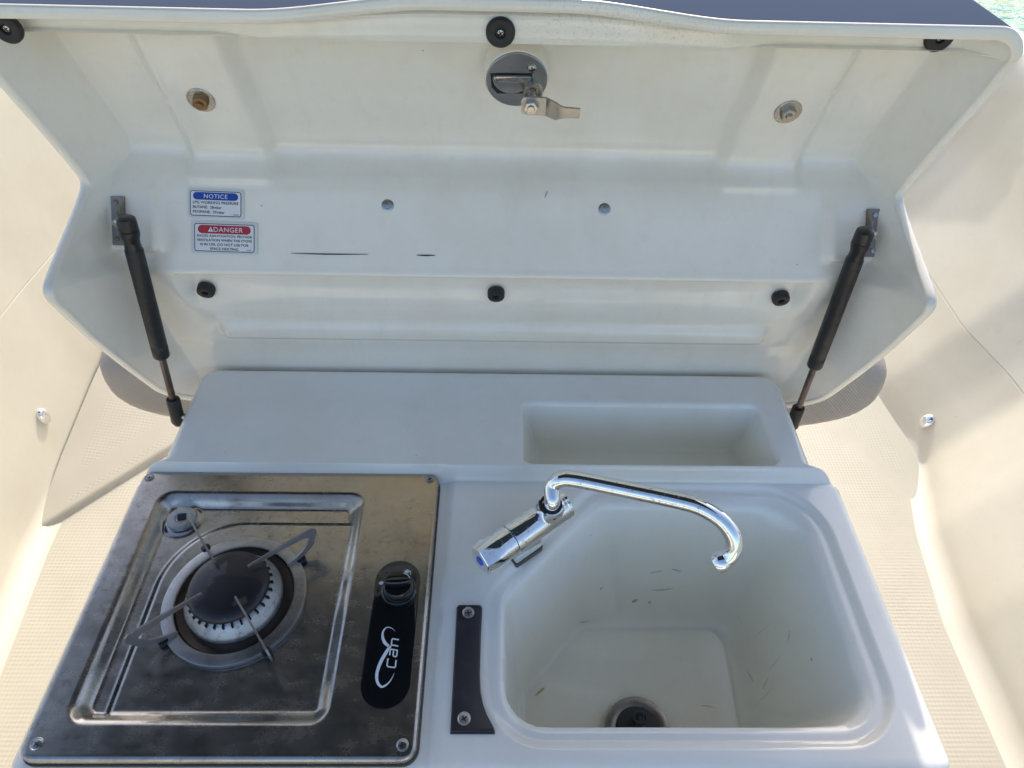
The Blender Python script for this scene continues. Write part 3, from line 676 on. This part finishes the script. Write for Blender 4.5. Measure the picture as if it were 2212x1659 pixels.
for o, k in ((0.0003, -0.0014), (0.0014, -0.0024), (0.0060, -0.0026), (0.0092, -0.0024), (0.0106, -0.0012), (0.0110, 0.001)):
    ring([Bp[i] + On[i] * o + Bk[i] * k for i in range(nb)], 0)
pm = lambda i: 1 if Bp[i].z > 0.405 else 0
ring([Bp[i] + On[i] * 0.0111 + Bk[i] * 0.0045 for i in range(nb)], pm)
for yy in (0.70, 0.76): ring([Vector((Bp[i].x, max(yy, Bp[i].y + .02), Bp[i].z)) + On[i] * (0.0113 if yy < .72 else 0.009) for i in range(nb)], pm)
F.append(prev[::-1]); mi.append(0)
me = mesh(V, F, 'lid_shell'); shell = link('lid_shell', me, [M_LID, M_PAINT], lid, 50); me.polygons.foreach_set('material_index', mi)

PZ = LR[:, 3][::-1]; 
def lid_pt(x, z):
    """point on the inner panel and its outward normal (towards the viewer)"""
    def yy(xx, zz):
        i = np.argmin(np.abs(LR[:, 3] - zz) + (LR[:, 2] < .6275) * (LR[:, 3] > .424) * (0 if zz > .4255 else 1) )
        py = float(np.interp(zz, LR[8:, 3][::-1], LR[8:, 2][::-1])) if zz < .413 else 0.628
        return py - float(relief(np.array([xx]), np.array([zz]), zz)[0])
    h = 0.002; y = yy(x, z); n_ = Vector(((yy(x + h, z) - yy(x - h, z)) / (2 * h), -1, (yy(x, z + h) - yy(x, z - h)) / (2 * h))).normalized()
    return Vector((x, y, z)), n_

def bumper(x, z, r, h, nrm=None, lift=0.0):
    p, n_ = lid_pt(x, z); n_ = Vector(nrm) if nrm else n_; Mx = frame(p + n_ * (lift - 0.001), n_)
    bo = add('bumper', lathe([(r * .97, 0), (r, h * .25), (r * .99, h * .75), (r * .90, h * .97), (r * .80, h), (r * .42, h), (r * .36, h * .93), (r * .33, h * .55), (0, h * .5)], 40, Mx), M_RUBBER, lid)
    screw_head('screw', Mx @ Vector((0, 0, h * .5)), n_, r * .27, M_SS, bo, None, 30, .5)
for x in (-0.3290, -0.0030, 0.3225): bumper(x, 0.1570, 0.0098, 0.0095, (0, -0.96, -0.28), 0.0010)
for x, z, lf in ((-0.4150, 0.4330, 0.013), (-0.001, 0.4370, 0.0), (0.381, 0.4365, 0.0)): bumper(x, z, 0.0125, 0.0060, (0, -0.99, -0.10), lf)
for x, z, m1, m2 in ((-0.2955, 0.3480, M_SS, M_RUST), (0.2880, 0.3475, M_SS, M_SS)):
    p, n_ = lid_pt(x, z); Mx = frame(p - n_ * 0.0006, n_) @ Matrix.Rotation(R(12 if x < 0 else 40), 4, 'Z')
    ws = add('washer', lathe([(0.0135, 0.0), (0.0135, 0.0016), (0.0128, 0.0022), (0.0070, 0.0022), (0, 0.0022)], 40, Mx), m1, lid)
    hx_ = [(0.0078 * math.cos(R(60 * k)), 0.0078 * math.sin(R(60 * k))) for k in range(6)]
    add('hex_nut', tf(prism(hx_, 0.002, 0.0085, None, 0.0010), Mx), m2, ws, 25)
    add('bolt_end', lathe([(0.0034, 0.008), (0.0034, 0.0105), (0.0028, 0.0112), (0, 0.0112)], 20, Mx), m2, ws)
for x, z in ((-0.1205, 0.2455), (0.1135, 0.2455)):
    p, n_ = lid_pt(x, z); Mx = frame(p - n_ * 0.0004, n_)
    rv = add('rivet', lathe([(0.0068, 0.0), (0.0066, 0.0008), (0.0050, 0.0014), (0.0036, 0.0014), (0.0030, 0.0022), (0.0, 0.0026)], 32, Mx), M_SS, lid)
# rust cracks in the gelcoat
lfn = lambda x, z: tuple(lid_pt(x, z)[0])
for pts, wd, m in ((((-0.2240, 0.2055), (-0.185, 0.2052), (-0.1418, 0.2056)), .0011, M_CRACK), (((-0.0895, 0.2056), (-0.080, 0.2054), (-0.0690, 0.2056)), .0013, M_CRACK), (((0.0485, 0.2535), (0.0500, 0.2568), (0.0520, 0.2592)), .0017, M_SCUFF)):
    strip_on('surface_crack', lfn, pts, wd, m, shell, 0.0006, (0, -.76, .64))
# latch
lt_n = Vector((0.03, -0.95, -0.27)).normalized(); p, _ = lid_pt(0.0138, 0.3900); p = p + lt_n * 0.012; LM = frame(p, lt_n, (1, 0, 0)) @ Matrix.Scale(1.1, 4)
lat = add('latch', lathe([(0.0275, -0.030), (0.0275, 0.010), (0.0268, 0.0115), (0.0258, 0.0118)], 48, LM), M_LID, lid)
add('latch_face', lathe([(0.0262, 0.0090), (0.0262, 0.0132), (0.0256, 0.0138), (0.0, 0.0138)], 48, LM), M_LATCH, lat)
cup = [(0.0190 * math.cos(R(a)) - 0.0035, 0.0175 * math.sin(R(a)) + 0.0005) for a in range(180, 361, 10)] + [(0.0150, 0.0085), (-0.0225, 0.0085)]
cup = [(x, -y) for x, y in cup]
cup = [(-0.0225, 0.0075), (0.013, 0.0075), (0.013, -0.0125), (-0.0165, -0.0125), (-0.0215, -0.006)]
add('latch_recess', prism(cup, 0.0130, 0.01405, LM), M_DARK, lat)
lock = [(0.0165 * math.cos(R(a)) - 0.004, 0.0150 * math.sin(R(a)) + 0.0040) for a in range(185, 356, 9)] + [(0.0125, 0.0062), (-0.0200, 0.0062)]
add('lock_body', prism(lock, 0.0130, 0.0168, LM, 0.0012), M_LATCH, lat)
add('lock_label', prism(rrect(-0.0180, 0.0010, 0.0010, 0.0068, 0.0012), 0.0160, 0.0174, LM, 0.0003), M_SS, lat)
text('latch_lettering', 'southco', 0.0045, LM @ Matrix.Translation((-0.0165, 0.0028, 0.01755)), M_LATCH, lat, 'LEFT', 0.95)
barrel = add('latch_barrel', lathe([(0.0085, 0.012), (0.0085, 0.0235), (0.0080, 0.0245), (0.0066, 0.0245), (0.0062, 0.0170), (0, 0.0165)], 36, LM @ Matrix.Translation((0.0135, -0.0050, 0)) ), M_SS, lat)
screw_head('screw', LM @ Vector((0.0125, 0.0130, 0.0135)), lt_n, 0.0046, M_SS, lat, None, 10, .8)
screw_head('screw', LM @ Vector((0.0075, -0.0170, 0.0135)), lt_n, 0.0026, M_SS, lat, None, 10, .8)
s0 = LM @ Vector((0.0135, -0.0050, 0.014)); s1 = Vector((0.0275, 0.6240, 0.3755))
add('latch_shaft', tube([s0, s1], 0.0040, 20), M_SS, lat)
ad = (s1 - s0).normalized()
# bent cam arm: a flat bar in two steps
ax_ = Vector((1, 0, 0)); ax_ = (ax_ - ad * ax_.dot(ad)).normalized(); ay_ = ad.cross(ax_)
def bar(path, wid, th):
    V, F = [], []
    for i, (u, v, wd) in enumerate(path):
        c = s1 + ax_ * u + ad * v
        for k, q in ((-1, -1), (1, -1), (1, 1), (-1, 1)): V.append(tuple(c + ay_ * k * wd / 2 + ad * q * th / 2))
    for i in range(len(path) - 1):
        for k in range(4): j = (k + 1) % 4; F.append((4 * i + k, 4 * i + j, 4 * i + 4 + j, 4 * i + 4 + k))
    F += [(3, 2, 1, 0), tuple(range(4 * len(path) - 4, 4 * len(path)))]
    return V, F
add('latch_cam', bar([(-0.0090, 0, 0.011), (-0.0075, 0, 0.0155), (0.0, 0, 0.0165), (0.0100, 0, 0.0165), (0.0135, 0.0006, 0.0165), (0.0225, 0.0085, 0.0155), (0.0260, 0.0098, 0.0120), (0.0300, 0.0100, 0.0095), (0.0430, 0.0100, 0.0085), (0.0440, 0.0100, 0.0078)], 0, 0.0030), M_LATCH, lat, 25)
NM = frame(s1 + ad * 0.0012, ad, (1, 0.2, 0))
add('latch_nut', join([tf(prism([(0.0068 * math.cos(R(60 * k + 10)), 0.0068 * math.sin(R(60 * k + 10))) for k in range(6)], 0, 0.0058, None, 0.0009), NM), lathe([(0.0036, 0.005), (0.0036, 0.0072), (0.003, 0.0078), (0, 0.0078)], 20, NM)]), M_SS, lat, 25)
# brackets for the struts
for s in (-1, 1):
    x = s * 0.4020; p, n_ = lid_pt(s * 0.398, 0.2340); up = Vector((0, 0.640, 0.768))
    Mx = Matrix(((s * 1.0, up.x, n_.x, x), (0, up.y, n_.y, p.y), (0, up.z, n_.z, p.z), (0, 0, 0, 1)))
    q = Mx.to_3x3(); ex = Vector((s, 0, 0)); nn = Vector((0, -0.768, 0.640))
    BMx = Matrix(((ex.x, up.x, nn.x, x), (ex.y, up.y, nn.y, p.y), (ex.z, up.z, nn.z, p.z + 0.001), (0, 0, 0, 1)))
    base = prism(rrect(-0.006, 0.0065, -0.0255, 0.0255, 0.0015), -0.001, 0.0018, BMx)
    web = prism([(0.0000, -0.0255), (0.0115, -0.010), (0.0140, 0.0), (0.0115, 0.010), (0.0000, 0.0255)], 0, 0.0022, BMx @ Matrix(((0, 0, 1, -0.0075), (0, 1, 0, 0), (1, 0, 0, 0.0), (0, 0, 0, 1))))
    br = add('strut_bracket', join([base, web]), M_BRKT, lid, 30)
    for yy in (-0.019, 0.019): add('screw', lathe([(0.0028, 0.0), (0.0026, 0.001), (0, 0.0016)], 16, BMx @ Matrix.Translation((0.0015, yy, 0.0018))), M_RUST if s < 0 else M_SS, br)
adopt(lid)

# ================================================================ gas struts
for s, lab, low, lowx in ((-1, 'black gas strut with rusty rod on the sticker side of the lid', (0.574, 0.010), 0.3905), (1, 'black gas strut with rusty rod on the tray side of the lid', (0.605, -0.024), 0.3880)):
    st = empty('gas_strut', (s * lowx, low[0], low[1]), lab, 'gas strut', 'gas struts holding the lid open')
    top = Vector((s * 0.3740, 0.6090, 0.2515)); bot = Vector((s * lowx, *low)); d = (bot - top).normalized(); Ln = (bot - top).length; Mx = frame(top, d)
    c0 = 0.0; cl = Ln * 0.66
    add('cylinder', lathe([(0, 0.026), (0.0088, 0.026), (0.0091, 0.0275), (0.0091, cl - 0.018), (0.0087, cl - 0.0172), (0.0087, cl - 0.0166), (0.0091, cl - 0.016), (0.0091, cl - 0.002), (0.0080, cl), (0.0048, cl), (0, cl)], 32, Mx), M_STRUT, st)
    add('rod', tube([top + d * (cl - 0.002), top + d * (Ln - 0.012)], 0.0040, 20), M_ROD, st)
    add('ball_socket', lathe([(0, -0.0095), (0.0070, -0.0092), (0.0088, -0.0078), (0.0094, -0.004), (0.0096, 0.004), (0.0090, 0.0046), (0.0096, 0.0052), (0.0098, 0.0090), (0.0082, 0.0150), (0.0078, 0.0195), (0.0084, 0.0258), (0.0084, 0.0262), (0, 0.0264)], 32, Mx), M_BLACK, st)
    add('ball_stud', lathe([(0, 0), (0.0052, 0.0), (0.0052, 0.009), (0.0040, 0.0095), (0.0040, 0.017), (0, 0.017)], 20, frame(top + Vector((s * 0.004, 0.001, 0)), (s, 0.75, -0.35), (0, 0, 1))), M_SS, st)
    add('lower_socket', lathe([(0, Ln - 0.0215), (0.0072, Ln - 0.0215), (0.0080, Ln - 0.020), (0.0080, Ln + 0.004), (0.0085, Ln + 0.012), (0.0060, Ln + 0.018), (0, Ln + 0.0185)], 28, Mx), M_BLACK, st)
    add('lower_stud', lathe([(0, -0.03), (0.0042, -0.03), (0.0042, 0.004), (0, 0.004)], 16, frame(bot + d * 0.006 , (s, 0, 0), (0, 0, 1))), M_SS, st)
    adopt(st)

# ================================================================ stickers
def sticker(name, label, corners, wmm, hmm):
    TL, TR, BR, BL = [Vector(c) for c in corners]; c = (TL + TR + BR + BL) / 4
    ex = ((TR - TL) + (BR - BL)); ex.normalize(); nn = Vector((0, -0.767, 0.641)); ey = nn.cross(ex).normalized(); ex = ey.cross(nn)
    W, H = ((TR - TL).length + (BR - BL).length) / 2, ((TL - BL).length + (TR - BR).length) / 2
    pc, _ = lid_pt(c.x, c.z); c = Vector((c.x, pc.y, c.z))
    def MM(z): q = c + nn * z; return Matrix(((ex.x, ey.x, nn.x, q.x), (ex.y, ey.y, nn.y, q.y), (ex.z, ey.z, nn.z, q.z), (0, 0, 0, 1)))
    root = empty(name, c, label, 'sticker', 'stickers inside the lid')
    add('backing', prism(rrect(-W / 2, W / 2, -H / 2, H / 2, 0.0025), 0.0, 0.0006, MM(0.0006)), M_STICKB, root)
    w2, h2 = W / 2 * 0.91, H / 2 * 0.87
    o1, o2 = rrect(-w2, w2, -h2, h2, 0.0028), rrect(-w2 + .0007, w2 - .0007, -h2 + .0007, h2 - .0007, 0.0022); n = len(o1)
    add('border', tf(([(x, y, 0) for x, y in o1 + o2], [(i, (i + 1) % n, n + (i + 1) % n, n + i) for i in range(n)]), MM(0.00155)), M_PRINTK, root)
    add('face', tf(([(x, y, 0) for x, y in o1], [list(range(n))]), MM(0.00135)), M_STICK, root)
    return root, MM, W, H
s1c = [[-0.3346, 0.6736, 0.2567], [-0.2749, 0.6724, 0.2553], [-0.2721, 0.6534, 0.2325], [-0.3317, 0.654, 0.2333]]
s2c = [[-0.3313, 0.6518, 0.2307], [-0.2619, 0.6507, 0.2293], [-0.2577, 0.6293, 0.2037], [-0.3289, 0.6299, 0.2044]]
for nm, lab, cs, pm_, head, lines in (
    ('notice_sticker', 'white sticker with blue NOTICE banner about gas working pressure', s1c, M_PRINTB, 'NOTICE', (('LPG WORKING PRESSURE', 'L'), ('BUTANE:  28mbar', 'L'), ('PROPANE:  37mbar', 'L'))),
    ('danger_sticker', 'white sticker with red DANGER banner about ventilation and asphyxiation', s2c, M_PRINTR, 'DANGER', (('AVOID ASPHYXIATION. PROVIDE', 'C'), ('VENTILATION WHEN THE STOVE', 'C'), ('IS IN USE. DO NOT USE FOR', 'C'), ('SPACE HEATING.', 'C')))):
    root, MM, W, H = sticker(nm, lab, cs, 0, 0)
    bw, b0, b1 = W * 0.40, H * 0.125, H * 0.385
    add('banner', tf(([(x, y, 0) for x, y in rrect(-bw, bw, b0, b1, (b1 - b0) / 2 - 1e-5)], [list(range(28))]), MM(0.00155)), pm_, root)
    hs = (b1 - b0) * 0.80
    text('banner_lettering', head, hs, MM(0.00175) @ Matrix.Translation((0.004 if head == 'DANGER' else 0, (b0 + b1) / 2 - hs * 0.35, 0)), M_PRINTW, root, 'CENTER', 1.05, 0.0, 1.08)
    if head == 'DANGER':
        t = hs * 0.40; cx, cy = -W * 0.205, (b0 + b1) / 2
        tri = [(cx - t, cy - t * 0.85), (cx + t, cy - t * 0.85), (cx, cy + t)]
        tr = add('warning_triangle', tf(([(x, y, 0) for x, y in tri], [(0, 1, 2)]), MM(0.00175)), M_PRINTW, root)
        add('exclamation_mark', tf(([(cx - t * .12, cy + t * .42, 0), (cx + t * .12, cy + t * .42, 0), (cx + t * .06, cy - t * .32, 0), (cx - t * .06, cy - t * .32, 0), (cx - t * .10, cy - t * .46, 0), (cx + t * .10, cy - t * .46, 0), (cx + t * .10, cy - t * .68, 0), (cx - t * .10, cy - t * .68, 0)], [(0, 1, 2, 3), (4, 5, 6, 7)]), MM(0.00195)), M_PRINTK, tr)
    nl = len(lines); ls = H * (0.126 if nl == 3 else 0.102); y = b0 - ls * 1.08
    for s_, al in lines:
        t_ = text('printed_line', s_, ls * 1.08, MM(0.00160) @ Matrix.Translation((-W * 0.405 if al == 'L' else 0, y, 0)), M_PRINTK, root, 'LEFT' if al == 'L' else 'CENTER', 0.5, 0.00012 * 0.3)
        # set the line to its measured width
        want = {'LPG WORKING PRESSURE': .81, 'BUTANE:  28mbar': .51, 'PROPANE:  37mbar': .565, 'AVOID ASPHYXIATION. PROVIDE': .84, 'VENTILATION WHEN THE STOVE': .84, 'IS IN USE. DO NOT USE FOR': .73, 'SPACE HEATING.': .44}[s_] * W
        Mi = MM(0.00160).inverted(); xs_ = [(Mi @ v.co).x for v in t_.data.vertices]; wd = max(xs_) - min(xs_); k = want / wd
        a = min(xs_) if al == 'L' else (max(xs_) + min(xs_)) / 2
        t_.data.transform(MM(0.00160) @ Matrix.Translation((a, 0, 0)) @ Matrix.Diagonal((k, 1, 1, 1)) @ Matrix.Translation((-a, 0, 0)) @ Mi)
        y -= ls * 1.30
    text('part_number', '3010857' if head == 'NOTICE' else '3010856', ls * 0.55, MM(0.00160) @ Matrix.Translation((W * 0.41, -H * 0.385, 0)), M_PRINTK, root, 'RIGHT', 0.8)
    adopt(root)

# ================================================================ cushion behind the lid
V, F = [], []; na = 72; secs = [(0.660, 0.66), (0.661, 0.76), (0.666, 0.86), (0.675, 0.93), (0.688, 0.975), (0.705, 1.0), (0.76, 1.0), (0.785, 0.985), (0.80, 0.94)]
for y, k in secs:
    for i in range(na):
        a = 2 * math.pi * i / na; c_, s_ = math.cos(a), math.sin(a); e = 0.62
        x = 0.548 * math.copysign(abs(c_) ** e, c_) * (1 - (1 - k) * 0.32); z = -0.040 + 0.102 * math.copysign(abs(s_) ** (e if s_ < 0 else 0.8), s_) * k
        V.append((x, y, z))
for l in range(len(secs) - 1):
    for i in range(na): j = (i + 1) % na; F.append((l * na + i, l * na + j, (l + 1) * na + j, (l + 1) * na + i))
F += [list(range(na))[::-1], list(range((len(secs) - 1) * na, len(secs) * na))]
cu = empty('seat_cushion', (0, 0.74, -0.14), 'ribbed taupe vinyl cushion peeping out under the open lid', 'cushion')
add('cover', (V, F), M_FABRIC, cu, 60)
adopt(cu)

# ================================================================ deck fittings on the cockpit sides
def side_pt(s, y, z):
    f = lambda yy, zz: float(np.interp(yy, ROWS, WX[s])) + float(np.interp(zz - FZ, [p[1] for p in PROF[s][:18]], [p[0] for p in PROF[s][:18]]))
    h = 0.01; x = f(y, z); return Vector((s * x, y, z)), Vector((-s, (f(y + h, z) - f(y - h, z)) / (2 * h), (f(y, z + h) - f(y, z - h)) / (2 * h))).normalized()
for s, y, z, lab in ((-1, 0.985, -0.465, 'oval chrome fitting on the cream cockpit side beside the hob'), (1, 1.055, -0.530, 'oval chrome fitting on the cream cockpit side beside the sink')):
    p, nn = side_pt(s, y, z); Mx = frame(p + nn * 0.004, nn, (0, 0, 1)) @ Matrix.Diagonal((1.2, 0.95, 1, 1))
    o = add('deck_fitting', lathe([(0.0155, -0.008), (0.0155, 0.0008), (0.0150, 0.002), (0.0120, 0.0045), (0.006, 0.0060), (0, 0.0062)], 40, Mx), M_CHROME)
    tag(o, lab, 'fitting')

# ================================================================ shade over the cockpit (above the frame), unseen aft wall added behind the viewer to bounce warm light
V = []; F = []
bx, by = np.linspace(-1.25, 0.75, 15), np.linspace(-0.12, 1.28, 9)
for y in by:
    for x in bx: V.append((x, y, 1.46 - 0.06 * x ** 2 + 0.012 * math.cos((y + 0.12) / 1.40 * 6 * math.pi)))
F = grid_faces(9, 15).tolist(); n = len(V); V += [(x, y, z + 0.004) for x, y, z in V]; F += [[i + n for i in f[::-1]] for f in F]
bb = border(9, 15); F += [[bb[i], bb[(i + 1) % len(bb)], bb[(i + 1) % len(bb)] + n, bb[i] + n] for i in range(len(bb))]
bi = empty('bimini_top', (0, 0.3, 0.16), 'dark navy canvas bimini stretched on steel hoops over the cockpit', 'bimini')
add('canopy', (V, F), M_CANVAS, bi)
for yt, yb in ((-0.09, 0.10), (1.24, 0.65)):
    hoop = [(-1.16, yb - .9, 0.16), (-1.27, (yt + yb) / 2 - .3, 0.9), (-1.22, yt, 1.34), (-0.6, yt, 1.41), (-0.2, yt, 1.43), (0.4, yt, 1.42), (0.74, yt, 1.395), (1.13, (yt + yb) / 2 - .3, 0.9), (1.16, yb - .9, 0.16)]
    add('hoop', tube(spline(hoop, 6), 0.012, 12), M_SS, bi)
adopt(bi)
V = [(x, y, z) for x in np.linspace(-0.95, 0.95, 9) for y, z in ((-0.98, FZ), (-1.04, FZ + .03), (-1.08, FZ + .10), (-1.10, -0.15), (-1.12, -0.02), (-1.16, 0.03), (-1.5, 0.05))]
structure(add('added_bounce_wall', (V, grid_faces(9, 7)), M_CREAM, sharp=60))
